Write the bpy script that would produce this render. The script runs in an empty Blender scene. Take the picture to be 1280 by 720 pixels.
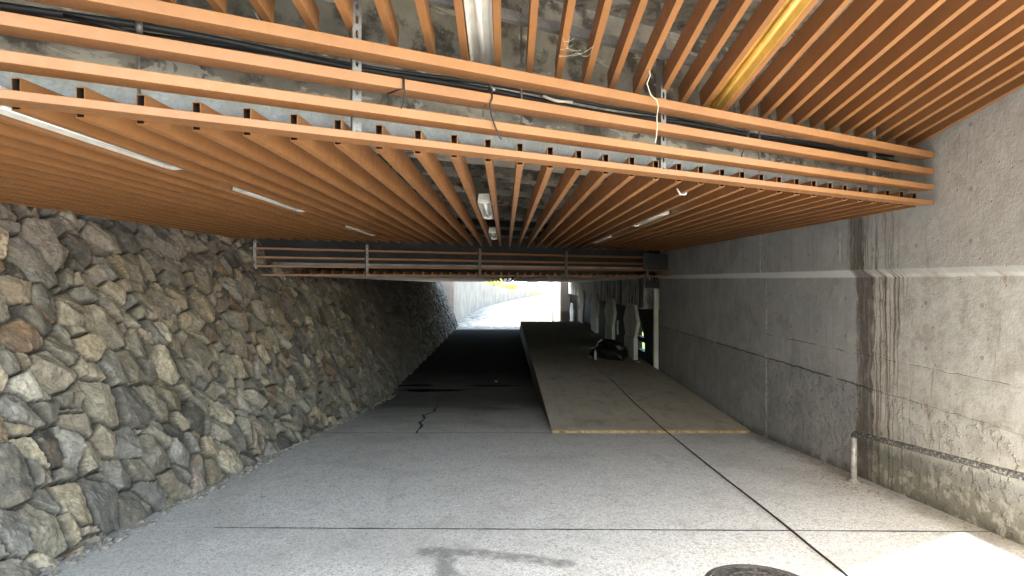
import bpy, bmesh, math, random
import numpy as np
from mathutils import Vector, Matrix
random.seed(7)
rng = np.random.default_rng(11)
scene = bpy.context.scene
COL = scene.collection
R = math.radians
SK = 0.538                      # skew of the bridge edge against the road axis
TH = math.atan(SK)
CT = math.cos(TH)
F = 730.0

# ------------------------------------------------------------------ helpers
class MB:
    """collects geometry and links it as ONE mesh object"""
    def __init__(s): s.v = []; s.f = []; s.m = []
    def add(s, vs, fs, mi=0):
        o = len(s.v)
        s.v += [tuple(p) for p in vs]
        for q in fs:
            s.f.append(tuple(i + o for i in q)); s.m.append(mi)
    def box(s, a, b, mi=0, mat=None):
        x0, y0, z0 = a; x1, y1, z1 = b
        vs = [(x0,y0,z0),(x1,y0,z0),(x1,y1,z0),(x0,y1,z0),(x0,y0,z1),(x1,y0,z1),(x1,y1,z1),(x0,y1,z1)]
        if mat: vs = [mat @ Vector(p) for p in vs]
        s.add(vs, [(0,3,2,1),(4,5,6,7),(0,1,5,4),(1,2,6,5),(2,3,7,6),(3,0,4,7)], mi)
    def prism(s, poly, z0, z1, mi=0):
        n = len(poly)
        vs = [(x,y,z0) for x,y in poly] + [(x,y,z1) for x,y in poly]
        fs = [tuple(reversed(range(n))), tuple(range(n,2*n))] + [(i,(i+1)%n,(i+1)%n+n,i+n) for i in range(n)]
        s.add(vs, fs, mi)
    def extr(s, prof, fn, t0, t1, mi=0):
        """profile (a,b) swept from t0 to t1, fn(a,b,t)->point"""
        n = len(prof)
        vs = [fn(a,b,t0) for a,b in prof] + [fn(a,b,t1) for a,b in prof]
        fs = [tuple(reversed(range(n))), tuple(range(n,2*n))] + [(i,(i+1)%n,(i+1)%n+n,i+n) for i in range(n)]
        s.add(vs, fs, mi)
    def tube(s, pts, r, n=8, mi=0, caps=True):
        pts = [Vector(p) for p in pts]
        rs = r if isinstance(r, (list, tuple)) else [r]*len(pts)
        o = len(s.v); up = Vector((0,0,1)); prev = None
        for i, p in enumerate(pts):
            d = (pts[min(i+1,len(pts)-1)] - pts[max(i-1,0)]).normalized()
            if prev is None:
                a = d.cross(up if abs(d.z) < .9 else Vector((1,0,0))).normalized()
            else:
                a = (prev - d*prev.dot(d)).normalized()
            prev = a; b = d.cross(a)
            for k in range(n):
                t = 2*math.pi*k/n
                s.v.append(tuple(p + (a*math.cos(t) + b*math.sin(t))*rs[i]))
        for i in range(len(pts)-1):
            for k in range(n):
                s.f.append((o+i*n+k, o+i*n+(k+1)%n, o+(i+1)*n+(k+1)%n, o+(i+1)*n+k)); s.m.append(mi)
        if caps:
            s.f.append(tuple(o+k for k in reversed(range(n)))); s.m.append(mi)
            s.f.append(tuple(o+(len(pts)-1)*n+k for k in range(n))); s.m.append(mi)
    def lathe(s, prof, n=24, mi=0, c=(0,0,0)):
        o = len(s.v)
        for r, z in prof:
            for k in range(n):
                t = 2*math.pi*k/n
                s.v.append((c[0]+r*math.cos(t), c[1]+r*math.sin(t), c[2]+z))
        for i in range(len(prof)-1):
            for k in range(n):
                s.f.append((o+i*n+k, o+i*n+(k+1)%n, o+(i+1)*n+(k+1)%n, o+(i+1)*n+k)); s.m.append(mi)
        s.f.append(tuple(o+k for k in reversed(range(n)))); s.m.append(mi)
        s.f.append(tuple(o+(len(prof)-1)*n+k for k in range(n))); s.m.append(mi)
    def build(s, name, mats, parent=None, smooth=False, bevel=0, auto=None):
        me = bpy.data.meshes.new(name)
        me.from_pydata(s.v, [], s.f)
        for m in (mats if isinstance(mats, (list, tuple)) else [mats]): me.materials.append(m)
        me.polygons.foreach_set('material_index', s.m)
        if bevel:
            bm = bmesh.new(); bm.from_mesh(me)
            bmesh.ops.recalc_face_normals(bm, faces=bm.faces)
            es = [e for e in bm.edges if len(e.link_faces) == 2 and e.calc_face_angle(0) > R(30)]
            bmesh.ops.bevel(bm, geom=es, offset=bevel, segments=2, affect='EDGES', profile=.5, clamp_overlap=True)
            bm.to_mesh(me); bm.free()
        else:
            bm = bmesh.new(); bm.from_mesh(me)
            bmesh.ops.recalc_face_normals(bm, faces=bm.faces)
            bm.to_mesh(me); bm.free()
        if smooth: me.polygons.foreach_set('use_smooth', [True]*len(me.polygons))
        me.update()
        o = bpy.data.objects.new(name, me); COL.objects.link(o)
        if parent: o.parent = parent
        return o

def tag(o, label=None, cat=None, group=None, kind=None):
    if label: o['label'] = label
    if cat: o['category'] = cat
    if group: o['group'] = group
    if kind: o['kind'] = kind
    return o
def thing(name, label, cat, loc=(0,0,0), rz=0, group=None):
    o = bpy.data.objects.new(name, None); COL.objects.link(o)
    o.location = loc; o.rotation_euler = (0,0,rz); o.empty_display_size = .1
    return tag(o, label, cat, group)
def copy_tree(o, parent=None):
    c = o.copy(); COL.objects.link(c)
    if parent: c.parent = parent
    for ch in list(o.children): copy_tree(ch, c)
    return c

def gz(y):
    """height of the ground along the road axis (camera is z = 0)"""
    if y < -2: return -1.374
    if y < 12.8: return -(1.54 + .083*y)
    if y < 31: return -2.602
    if y < 75: return -2.602 + .0205*(y-31)
    return -1.70
def rampz(y): return -2.212 + .019*(y-8.62)
def fl(u, v):
    """photo pixel -> point on the near sloping floor (used only to read off measurements)"""
    k = (v-350)/F - .083
    y = 1.54/k
    return ((u-632)*y/F, y)

# ------------------------------------------------------------------ node helpers
class NT:
    def __init__(s, name, rough=.8, metal=0.0, spec=.5):
        s.mat = bpy.data.materials.new(name); s.mat.use_nodes = True
        s.t = s.mat.node_tree; s.n = s.t.nodes
        s.b = s.n['Principled BSDF']
        s.b.inputs['Roughness'].default_value = rough
        s.b.inputs['Metallic'].default_value = metal
        s.b.inputs['Specular IOR Level'].default_value = spec
        s._co = None
    def link(s, a, b): s.t.links.new(a, b)
    def setv(s, inp, v):
        if isinstance(v, bpy.types.NodeSocket): s.link(v, inp)
        else: inp.default_value = v
    def co(s, kind='Object'):
        if s._co is None: s._co = s.n.new('ShaderNodeTexCoord')
        return s._co.outputs[kind]
    def pos(s): return s.n.new('ShaderNodeNewGeometry').outputs['Position']
    def sep(s, v):
        x = s.n.new('ShaderNodeSeparateXYZ'); s.link(v, x.inputs[0]); return x.outputs
    def mapv(s, v, scale=(1,1,1), loc=(0,0,0)):
        m = s.n.new('ShaderNodeMapping'); s.link(v, m.inputs[0])
        m.inputs['Scale'].default_value = scale; m.inputs['Location'].default_value = loc
        return m.outputs[0]
    def noise(s, v, scale, detail=4, rough=.6, dist=0, col=False):
        x = s.n.new('ShaderNodeTexNoise'); s.link(v, x.inputs['Vector'])
        x.inputs['Scale'].default_value = scale; x.inputs['Detail'].default_value = detail
        x.inputs['Roughness'].default_value = rough; x.inputs['Distortion'].default_value = dist
        return x.outputs['Color' if col else 'Fac']
    def voro(s, v, scale, feature='F1', out='Distance'):
        x = s.n.new('ShaderNodeTexVoronoi'); s.link(v, x.inputs['Vector']); x.feature = feature
        x.inputs['Scale'].default_value = scale
        return x.outputs[out]
    def math(s, op, a, b=0.0, c=None, clamp=False):
        x = s.n.new('ShaderNodeMath'); x.operation = op; x.use_clamp = clamp
        s.setv(x.inputs[0], a); s.setv(x.inputs[1], b)
        if c is not None: s.setv(x.inputs[2], c)
        return x.outputs[0]
    def vmath(s, op, a, b, scale=None):
        x = s.n.new('ShaderNodeVectorMath'); x.operation = op
        s.setv(x.inputs[0], a)
        if b is not None: s.setv(x.inputs[1], b)
        if scale is not None: s.setv(x.inputs['Scale'], scale)
        return x.outputs['Value' if op in ('LENGTH','DOT_PRODUCT') else 'Vector']
    def rng(s, v, a, b, c=0.0, d=1.0, smooth=True):
        x = s.n.new('ShaderNodeMapRange'); x.clamp = True
        if smooth: x.interpolation_type = 'SMOOTHSTEP'
        s.setv(x.inputs[0], v)
        for i, q in enumerate((a,b,c,d)): x.inputs[i+1].default_value = q
        return x.outputs[0]
    def mix(s, fac, a, b, mode='MIX'):
        x = s.n.new('ShaderNodeMix'); x.data_type = 'RGBA'; x.blend_type = mode
        s.setv(x.inputs['Factor'], fac)
        for i, q in ((6,a),(7,b)):
            if isinstance(q, (tuple, list)): q = tuple(q) + ((1,) if len(q) == 3 else ())
            s.setv(x.inputs[i], q)
        return x.outputs[2]
    def ramp(s, v, stops):
        x = s.n.new('ShaderNodeValToRGB'); s.link(v, x.inputs[0])
        e = x.color_ramp.elements
        for i, (p, c) in enumerate(stops):
            if i >= 2: e.new(p)
            e[i].position = p; e[i].color = tuple(c) + (1,)
        return x.outputs[0]
    def bump(s, h, strength=.3, dist=.01, normal=None):
        x = s.n.new('ShaderNodeBump'); x.inputs['Strength'].default_value = strength
        x.inputs['Distance'].default_value = dist; s.link(h, x.inputs['Height'])
        if normal: s.link(normal, x.inputs['Normal'])
        s.link(x.outputs[0], s.b.inputs['Normal']); return x.outputs[0]
    def color(s, c): s.setv(s.b.inputs['Base Color'], tuple(c)+(1,) if isinstance(c,(tuple,list)) else c)
    def rough(s, v): s.setv(s.b.inputs['Roughness'], v)

def simple(name, col, rough=.6, metal=0.0, var=.25, scale=6, bump=.15, bscale=40):
    m = NT(name, rough, metal)
    p = m.pos()
    n = m.noise(p, scale, 5)
    lo = tuple(c*(1-var) for c in col); hi = tuple(min(1,c*(1+var)) for c in col)
    m.color(m.ramp(n, [(.3, lo), (.7, hi)]))
    if bump: m.bump(m.noise(p, bscale, 4), bump, .004)
    return m.mat

# ------------------------------------------------------------------ materials
def mat_louver(name='orange_coated_metal', f=1.0):
    m = NT(name, .45)
    p = m.pos()
    n = m.noise(p, 3.0, 5)
    c = m.ramp(n, [(.3, (.300*f,.132*f,.045*f)), (.7, (.378*f,.171*f,.062*f))])
    oi = m.n.new('ShaderNodeObjectInfo').outputs['Random']
    c = m.mix(m.rng(oi, 0, 1, 0, .38, False), c, (.24*f,.104*f,.037*f))
    gr = m.noise(m.mapv(p, (1,.12,1)), 30, 5, .6)              # faint streaks along the length
    c = m.mix(m.rng(gr, .5, .75, 0, .35), c, (.25*f,.106*f,.037*f))
    d = m.noise(p, 22, 6, .7)                                  # dust and grime
    c = m.mix(m.rng(d, .50, .74, 0, .5), c, (.28*f,.16*f,.082*f))
    sp = m.voro(p, 70)
    k = m.math('MULTIPLY', m.rng(sp, .10, .05), m.rng(m.noise(p, 9, 2), .52, .60))
    c = m.mix(m.math('MULTIPLY', k, .7), c, (.75,.66,.52))     # pale specks of dried dirt
    m.color(c)
    m.rough(m.rng(d, .3, .8, .34, .62))
    m.bump(m.noise(p, 14, 3), .05, .01)
    return m.mat
M_OR = mat_louver(); M_OR_DARK = mat_louver('brown_coated_metal', .8)  # second one: same coating scaled darker, for the rear bars and louvers

def mat_galv():
    m = NT('galvanised_steel', .45, .45)
    p = m.pos()
    v = m.voro(p, 90, 'F1', 'Color')
    g = m.sep(v)[0]
    c = m.ramp(g, [(0, (.19,.185,.175)), (1, (.25,.245,.235))])
    d = m.noise(p, 9, 6)
    c = m.mix(m.rng(d, .45, .7, 0, .75), c, (.25,.235,.21))
    m.color(c); m.rough(m.rng(d, .3, .8, .38, .65))
    return m.mat
M_GALV = mat_galv()
M_DARKIN = simple('hollow_dark', (.035,.02,.012), .9)

def mat_soffit():
    m = NT('soffit_concrete', .9)
    p = m.pos()
    big = m.noise(p, 1.1, 5); mid = m.noise(p, 5, 6, .65); fine = m.noise(p, 45, 4)
    c = m.ramp(big, [(.35, (.15,.134,.105)), (.65, (.38,.35,.29))])
    c = m.mix(m.rng(mid, .47, .62, 0, .85), c, (.06,.052,.042))
    xyz = m.sep(p)
    w = m.noise(m.mapv(p, (1.2,1.2,3.0)), 3.0, 7, .62, .6)
    lime = m.rng(m.math('ADD', w, m.rng(m.math('SUBTRACT', m.math('SUBTRACT', xyz[2], .86), m.math('MULTIPLY', m.noise(p, 2.3, 5), .22)), .08, -.06, -.02, .13)), .57, .61)
    c = m.mix(m.math('MULTIPLY', lime, .8), c, (.50,.47,.40))  # lime bloom
    m.color(c)
    m.bump(m.math('ADD', m.math('MULTIPLY', fine, .5), mid), .5, .02)
    return m.mat
M_SOF = mat_soffit()

def line_mask(m, coord, at, width, wob):
    """thin line where |coord + wobble - at| < width"""
    a = m.math('ABSOLUTE', m.math('SUBTRACT', m.math('ADD', coord, wob), at))
    return m.rng(a, width, width*.35)

def mat_wall():
    m = NT('cast_concrete_wall', .8)
    p = m.pos(); x, y, z = m.sep(p)
    big = m.noise(p, .8, 5); mid = m.noise(p, 4, 6, .65); fine = m.noise(p, 60, 4)
    vert = m.noise(m.mapv(p, (1,5.5,.35)), 2.2, 6, .65)
    c = m.ramp(big, [(.3, (.42,.412,.39)), (.7, (.56,.55,.52))])
    c = m.mix(m.rng(vert, .48, .72, 0, .40), c, (.29,.283,.27))
    blot = m.noise(p, 2.1, 7, .68)
    c = m.mix(m.rng(blot, .50, .62, 0, .45), c, (.29,.28,.265))
    c = m.mix(m.rng(blot, .44, .34, 0, .5), c, (.64,.63,.59))
    c = m.mix(m.rng(mid, .52, .68, 0, .45), c, (.60,.59,.55))
    c = m.mix(m.rng(fine, .62, .72, 0, .4), c, (.20,.195,.185))
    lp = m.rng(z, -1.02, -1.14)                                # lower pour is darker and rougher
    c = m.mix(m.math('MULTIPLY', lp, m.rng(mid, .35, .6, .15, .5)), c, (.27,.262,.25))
    wob = m.math('MULTIPLY', m.math('SUBTRACT', m.noise(p, 3.2, 5), .5), .09)
    wob2 = m.math('MULTIPLY', m.math('SUBTRACT', m.noise(p, 7, 4), .5), .05)
    fleck = m.rng(m.noise(p, 11, 4), .38, .6)
    for yy, wd, zlo, k in ((8.22,.030,-2.6,.95),(6.26,.018,.06,.75),(10.55,.03,-1.2,.5),(12.6,.03,.06,.5),(9.4,.010,-.9,.35),(7.3,.009,-.6,.3)):
        ln = m.math('MULTIPLY', line_mask(m, y, yy, wd, wob2), m.math('MULTIPLY', fleck, m.rng(z, zlo-.04, zlo)))
        c = m.mix(m.math('MULTIPLY', ln, k), c, (.82,.80,.75))
    cold = line_mask(m, z, -1.09, .011, wob2)
    cold = m.math('MULTIPLY', cold, m.rng(m.noise(p, 2.0, 3), .3, .5))
    c2 = m.math('MULTIPLY', line_mask(m, z, -.76, .008, wob2), m.math('MULTIPLY', m.rng(y, 8.3, 8.15), m.rng(m.noise(p, 3.0, 4), .42, .6)))
    cold = m.math('MAXIMUM', cold, m.math('MULTIPLY', c2, .7))
    c = m.mix(m.math('MULTIPLY', cold, .8), c, (.06,.06,.055))
    # ledge: pale, with bounced ground light painted on
    led = m.math('MULTIPLY', m.rng(z, .018, .034), m.rng(z, .112, .096))
    c = m.mix(m.math('MULTIPLY', led, .75), c, (.80,.78,.72))
    # light, lime-washed end of the wall nearest the opening
    e = m.math('ADD', y, m.math('MULTIPLY', m.math('SUBTRACT', m.noise(m.mapv(p,(1,1,1.5)), 6, 6, .7), .5), .16))
    near = m.rng(e, 5.86, 5.80)
    mot = m.noise(p, 7, 7, .7)
    cn = m.ramp(mot, [(.28, (.42,.385,.32)), (.5, (.62,.59,.52)), (.72, (.74,.72,.66))])
    rs = m.noise(m.mapv(p, (1,4.5,.6)), 2.4, 6, .65, .5)
    cn = m.mix(m.rng(rs, .60, .68, 0, .55), cn, (.36,.24,.11))    # rust runs
    bs = m.noise(m.mapv(p, (1,6,.5), (0,3,0)), 2.4, 6, .65, .5)
    rr = m.noise(m.mapv(m.vmath('ADD', p, m.vmath('SCALE', m.vmath('SUBTRACT', m.noise(p, 4, 4, .6, 0, True), (.5,.5,.5)), None, .10)), (1,15,.28), (0,7,0)), 1.7, 5, .6)
    rr = m.math('MULTIPLY', m.rng(rr, .50, .60), m.rng(y, 5.15, 5.5))
    cn = m.mix(m.math('MULTIPLY', rr, .8), cn, (.20,.13,.065))
    cn = m.mix(m.rng(bs, .64, .72, 0, .6), cn, (.10,.08,.05))
    low = m.math('MULTIPLY', m.rng(z, -1.35, -1.75), m.rng(mot, .38, .52))
    cn = m.mix(m.math('MULTIPLY', low, .75), cn, (.13,.13,.09))  # algae low down
    upn = m.rng(z, .05, .07)
    cn = m.mix(m.math('MULTIPLY', upn, .5), cn, (.40,.385,.36))
    c = m.mix(near, c, cn)
    # dark wet streaks beside that edge
    sw = m.math('ADD', y, m.math('MULTIPLY', m.math('SUBTRACT', m.noise(m.mapv(p,(1,2.5,1.1)), 5, 7, .72), .5), .26))
    band = m.math('MULTIPLY', m.rng(sw, 5.83, 5.86), m.rng(sw, 6.13, 6.08))
    pwv = m.vmath('ADD', p, m.vmath('SCALE', m.vmath('SUBTRACT', m.noise(p, 3.2, 5, .6, 0, True), (.5,.5,.5)), None, .13))
    st = m.noise(m.mapv(pwv, (1,13,.45)), 1.6, 6, .7)
    band = m.math('MULTIPLY', band, m.rng(st, .34, .52, .30, 1))
    band = m.math('MULTIPLY', band, m.rng(m.noise(p, 6, 6, .7), .34, .50, .5, 1))
    c = m.mix(m.math('MULTIPLY', band, .85), c, (.125,.090,.058))
    # thin dribbles over the upper part toward the opening
    dr = m.noise(m.mapv(pwv, (1,19,.22), (0,.4,0)), 1.5, 5, .6)
    dm = m.math('MULTIPLY', m.rng(dr, .53, .60), m.math('MULTIPLY', m.rng(y, 5.25, 5.45), m.rng(y, 6.1, 5.95)))
    dm = m.math('MULTIPLY', dm, m.rng(z, -.75, .0))
    c = m.mix(m.math('MULTIPLY', dm, .85), c, (.07,.055,.04))
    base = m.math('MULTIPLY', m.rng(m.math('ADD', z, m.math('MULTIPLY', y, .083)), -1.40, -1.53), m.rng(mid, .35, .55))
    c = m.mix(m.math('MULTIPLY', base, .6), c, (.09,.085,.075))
    ty = m.math('SUBTRACT', m.math('PINGPONG', y, .6), .3); tz = m.math('SUBTRACT', m.math('PINGPONG', m.math('ADD', z, 3.1), .45), .2)
    th = m.rng(m.math('SQRT', m.math('ADD', m.math('MULTIPLY', ty, ty), m.math('MULTIPLY', tz, tz))), .024, .016)
    c = m.mix(m.math('MULTIPLY', th, .45), c, (.15,.145,.135))
    c = m.mix(1.0, c, (1.02,1.06,1.11), 'MULTIPLY')
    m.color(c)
    m.rough(m.rng(band, 0, 1, .85, .5))
    pits = m.rng(m.voro(p, 9), .10, .04)
    h = m.math('SUBTRACT', m.math('ADD', m.math('MULTIPLY', fine, .25), mid), m.math('MULTIPLY', pits, .6))
    h = m.math('SUBTRACT', h, m.math('MULTIPLY', cold, .8))
    h = m.math('ADD', h, m.math('MULTIPLY', m.math('MULTIPLY', lp, m.rng(m.noise(p, 13, 4, .6), .5, .68)), .9))
    m.bump(h, .7, .026)
    return m.mat
M_WALL = mat_wall()

def mat_streak():
    m = NT('streaked_concrete', .85)
    p = m.pos(); x, y, z = m.sep(p)
    v = m.noise(m.mapv(p, (1,3.0,.35)), 2.0, 7, .7)
    mid = m.noise(p, 3, 6, .65)
    c = m.ramp(v, [(.38, (.10,.095,.088)), (.48, (.45,.43,.39)), (.58, (.86,.84,.77))])
    c = m.mix(m.rng(mid, .5, .7, 0, .7), c, (.07,.068,.06))
    m.color(c); m.bump(mid, .5, .03)
    return m.mat
M_STRK = mat_streak()
M_CONC = simple('plain_concrete', (.40,.39,.365), .85, 0, .3, 2.5, .4, 30)
M_CONC_L = simple('pale_concrete', (.64,.625,.585), .85, 0, .25, 1.5, .4, 18)
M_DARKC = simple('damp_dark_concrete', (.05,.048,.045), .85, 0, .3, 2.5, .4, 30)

def seg_dist(m, p2, a, b):
    a = Vector((a[0],a[1],0)); b = Vector((b[0],b[1],0)); d = b-a
    pa = m.vmath('SUBTRACT', p2, a)
    t = m.math('DIVIDE', m.vmath('DOT_PRODUCT', pa, d), d.dot(d), clamp=True)
    pr = m.vmath('SCALE', d, None, t)
    return m.vmath('LENGTH', m.vmath('SUBTRACT', pa, pr), None)

def mat_ground():
    m = NT('exposed_aggregate_paving', .8)
    p = m.pos(); x, y, z = m.sep(p)
    big = m.noise(p, .9, 5); mid = m.noise(p, 4.5, 6, .6)
    fine = m.noise(p, 150, 3, .7)
    ag = m.sep(m.voro(p, 125, 'F1', 'Color'))[0]
    ag2 = m.sep(m.voro(p, 42, 'F1', 'Color'))[1]
    c = m.ramp(ag, [(0, (.42,.42,.41)), (.4, (.70,.695,.675)), (1, (.88,.87,.84))])
    c = m.mix(m.rng(ag2, .86, .92, 0, .35), c, (.26,.26,.26))
    c = m.mix(m.rng(fine, .6, .75, 0, .3), c, (.34,.34,.335))
    c = m.mix(m.rng(mid, .50, .72, 0, .34), c, (.44,.425,.39))
    c = m.mix(m.rng(big, .48, .66, 0, .34), c, (.42,.405,.375))
    sc = m.noise(m.mapv(p, (1,.3,1)), 3.2, 6, .65, .8)
    c = m.mix(m.rng(sc, .56, .68, 0, .22), c, (.33,.315,.29))   # scuffs and wheel marks along the road
    # roadway further in: tunnel shade painted into the colour
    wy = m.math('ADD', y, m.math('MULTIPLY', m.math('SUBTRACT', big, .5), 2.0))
    deep_shade = m.math('MULTIPLY', m.rng(wy, 8.0, 12.6), m.rng(y, 31.6, 30.6))
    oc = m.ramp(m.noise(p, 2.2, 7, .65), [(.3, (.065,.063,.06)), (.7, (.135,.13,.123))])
    c = m.mix(m.math('MULTIPLY', deep_shade, .88), c, oc)
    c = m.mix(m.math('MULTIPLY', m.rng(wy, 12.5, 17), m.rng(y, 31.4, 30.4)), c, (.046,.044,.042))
    # gutter dirt along the foot of the stone wall
    gx = m.math('ADD', x, m.math('MULTIPLY', m.math('SUBTRACT', m.noise(p, 3, 5), .5), .5))
    gd = m.math('MULTIPLY', m.rng(gx, -2.72, -3.05), m.rng(y, 32, 30))
    c = m.mix(m.math('MULTIPLY', gd, .5), c, (.17,.16,.14))
    gr = m.math('MULTIPLY', m.math('MULTIPLY', m.rng(gx, 3.36, 3.62), m.rng(gx, 3.9, 3.8)), m.rng(y, 15, 14))
    c = m.mix(m.math('MULTIPLY', gr, .55), c, (.20,.19,.165))
    far = m.rng(y, 30.4, 31.4)
    fc = m.mix(m.rng(y, 40, 58), m.ramp(m.noise(p, 3.0, 6, .7), [(.40, (.10,.095,.085)), (.52, (.30,.29,.265)), (.7, (.42,.40,.37))]), (.50,.49,.46))
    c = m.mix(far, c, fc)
    # damp stain in the foreground
    p2 = m.n.new('ShaderNodeCombineXYZ'); m.link(x, p2.inputs[0]); m.link(y, p2.inputs[1])
    pw = m.vmath('ADD', p2.outputs[0], m.vmath('SCALE', m.vmath('SUBTRACT', m.noise(p, 7, 5, .6, 0, True), (.5,.5,.5)), None, .16))
    pw2 = m.n.new('ShaderNodeCombineXYZ'); q = m.sep(pw); m.link(q[0], pw2.inputs[0]); m.link(q[1], pw2.inputs[1])
    P = [fl(534,689), fl(580,690), fl(640,696), fl(706,704)]
    L = [fl(556,692), fl(556,716), fl(575,735)]
    ds = [seg_dist(m, pw2.outputs[0], *s) for s in ((P[0],P[1]),(P[1],P[2]),(P[2],P[3]),(L[0],L[1]),(L[1],L[2]))]
    d = ds[0]
    for e in ds[1:]: d = m.math('MINIMUM', d, e)
    wet = m.math('MULTIPLY', m.math('MULTIPLY', m.rng(d, .105, .03), m.rng(fine, .25, .55, .45, 1)), m.rng(m.noise(p, 16, 5, .7), .34, .52, .35, 1))
    c = m.mix(m.math('MULTIPLY', wet, .68), c, (.12,.12,.12))
    # a few random dark spots
    sp = m.math('MULTIPLY', m.rng(m.voro(p, 1.6), .06, .02), m.rng(mid, .4, .6))
    c = m.mix(m.math('MULTIPLY', sp, .6), c, (.12,.115,.10))
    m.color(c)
    m.setv(m.b.inputs['Specular IOR Level'], m.math('MULTIPLY', m.math('SUBTRACT', 1.0, deep_shade), .2))
    m.rough(m.rng(wet, 0, 1, .85, .55))
    m.bump(m.math('ADD', ag, m.math('MULTIPLY', mid, .6)), .35, .004)
    return m.mat
M_GND = mat_ground()

def mat_ramp():
    m = NT('worn_ramp_boards', .75)
    p = m.pos(); x, y, z = m.sep(p)
    big = m.noise(p, 1.2, 6, .6); st = m.noise(m.mapv(p, (1,.25,1)), 6, 6, .65); fine = m.noise(p, 90, 4, .7)
    c = m.ramp(big, [(.3, (.45,.395,.315)), (.7, (.60,.54,.445))])
    c = m.mix(m.rng(st, .45, .75, 0, .45), c, (.28,.235,.18))
    c = m.mix(m.rng(fine, .55, .7, 0, .4), c, (.40,.35,.28))
    di = m.rng(m.math('ADD', y, m.math('MULTIPLY', big, 5)), 13, 21)  # far part of the ramp darkened to stand in for shade
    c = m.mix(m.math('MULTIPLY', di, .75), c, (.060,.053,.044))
    bl = m.noise(p, 3.1, 6, .7)
    c = m.mix(m.rng(bl, .53, .66, 0, .4), c, (.20,.165,.12))
    m.setv(m.b.inputs['Specular IOR Level'], m.rng(y, 9, 15, .3, 0))
    sheet = m.rng(m.math('ABSOLUTE', m.math('SUBTRACT', m.math('PINGPONG', m.math('SUBTRACT', y, 8.62), 1.22), 0)), .008, .003)
    c = m.mix(m.math('MULTIPLY', sheet, .35), c, (.08,.07,.055))
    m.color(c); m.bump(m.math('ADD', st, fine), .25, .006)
    return m.mat
M_RAMP = mat_ramp()
M_RAMPEDGE = simple('raw_timber_edge', (.38,.255,.11), .75, 0, .65, 16, .4, 60)
M_RAMPSIDE = simple('dark_ply_side', (.085,.062,.042), .8, 0, .3, 6, .3, 40)
M_BLACK = simple('black_rubber', (.012,.012,.013), .5, 0, .3, 20, 0)
M_STRING = simple('pale_string', (.62,.55,.42), .9, 0, .2, 30, 0)
M_JOINT = simple('joint_sealant', (.035,.035,.04), .7, 0, .3, 12, 0)
M_PUD = NT('wet_silt', .9, 0, .0); M_PUD.color((.012,.011,.010)); M_PUD = M_PUD.mat
M_FIX = simple('white_enamel', (.60,.58,.52), .35, 0, .15, 8, .05, 20)
M_FIXY = simple('yellow_diffuser', (.60,.385,.095), .45, 0, .2, 9, .05, 20)  # yellow colour for one overhead fitting, housing and tube
M_TUBE = simple('frosted_glass_tube', (.85,.84,.80), .25, 0, .05, 8, 0)
M_IRON = NT('cast_iron', .5, .6)
def mat_iron():
    m = M_IRON; p = m.pos(); n = m.noise(p, 30, 6, .7)
    m.color(m.ramp(n, [(.3, (.05,.047,.045)), (.55, (.16,.15,.14)), (.75, (.30,.28,.25))]))
    m.rough(m.rng(n, .3, .7, .4, .8)); m.bump(n, .3, .004)
mat_iron(); M_IRON = M_IRON.mat
def mat_flaky():
    m = NT('flaking_painted_pipe', .55); p = m.pos(); n = m.noise(p, 42, 6, .7)
    m.color(m.ramp(n, [(.42, (.05,.048,.045)), (.54, (.14,.135,.125)), (.62, (.46,.45,.42))]))
    m.bump(n, .4, .004); return m.mat
M_FLAKY = mat_flaky()
def mat_pipe():
    m = NT('weathered_galvanised_pipe', .5, .35); p = m.pos(); n = m.noise(p, 18, 6, .7)
    m.color(m.ramp(n, [(.3, (.25,.23,.20)), (.5, (.52,.50,.46)), (.75, (.62,.60,.56))]))
    m.bump(n, .3, .003); return m.mat
M_PIPE = mat_pipe()
M_TARP = simple('black_plastic_sheet', (.010,.010,.011), .45, 0, .3, 5, .4, 12)
M_GRASS = simple('sunlit_grass', (.20,.30,.045), .8, 0, .4, 2.0, .5, 9)
def mat_leaf(nm, a, b):
    m = NT(nm, .6); p = m.pos(); n = m.noise(p, 5, 4)
    m.color(m.ramp(n, [(.3, a), (.7, b)]))
    return m.mat
M_LEAF = mat_leaf('yellow_green_leaves', (.13,.20,.02), (.36,.42,.06))
M_CONE = simple('orange_plastic', (.75,.20,.03), .5, 0, .1, 6, 0)
M_CONEY = simple('yellow_plastic', (.80,.55,.05), .5, 0, .1, 6, 0)
M_WHITE = simple('white_paint', (.78,.77,.74), .5, 0, .1, 4, 0)
M_ROOF = simple('roof_sheet', (.20,.19,.19), .6, 0, .2, 4, 0)
M_GLASS = simple('window_glass', (.03,.035,.04), .1, 0, .2, 2, 0)
M_CLEAR = simple('clear_plastic', (.50,.53,.52), .2, 0, .1, 12, 0)
M_DRY = simple('dry_leaf', (.30,.19,.08), .8, 0, .5, 15, 0)
M_LITTER = simple('pale_litter', (.66,.65,.62), .7, 0, .15, 15, 0)
M_EARTH = simple('bare_earth', (.17,.13,.09), .9, 0, .3, 2, .5, 12)

# ------------------------------------------------------------------ camera, sky, sun
cd = bpy.data.cameras.new('camera'); cam = bpy.data.objects.new('camera', cd); COL.objects.link(cam)
cam.location = (0,0,0); cam.rotation_euler = (R(90),0,0)
cd.sensor_width = 36; cd.lens = F/1280*36
cd.shift_x = (640-632)/1280; cd.shift_y = -10/1280
cd.clip_start = .05; cd.clip_end = 3000
scene.camera = cam

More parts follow.
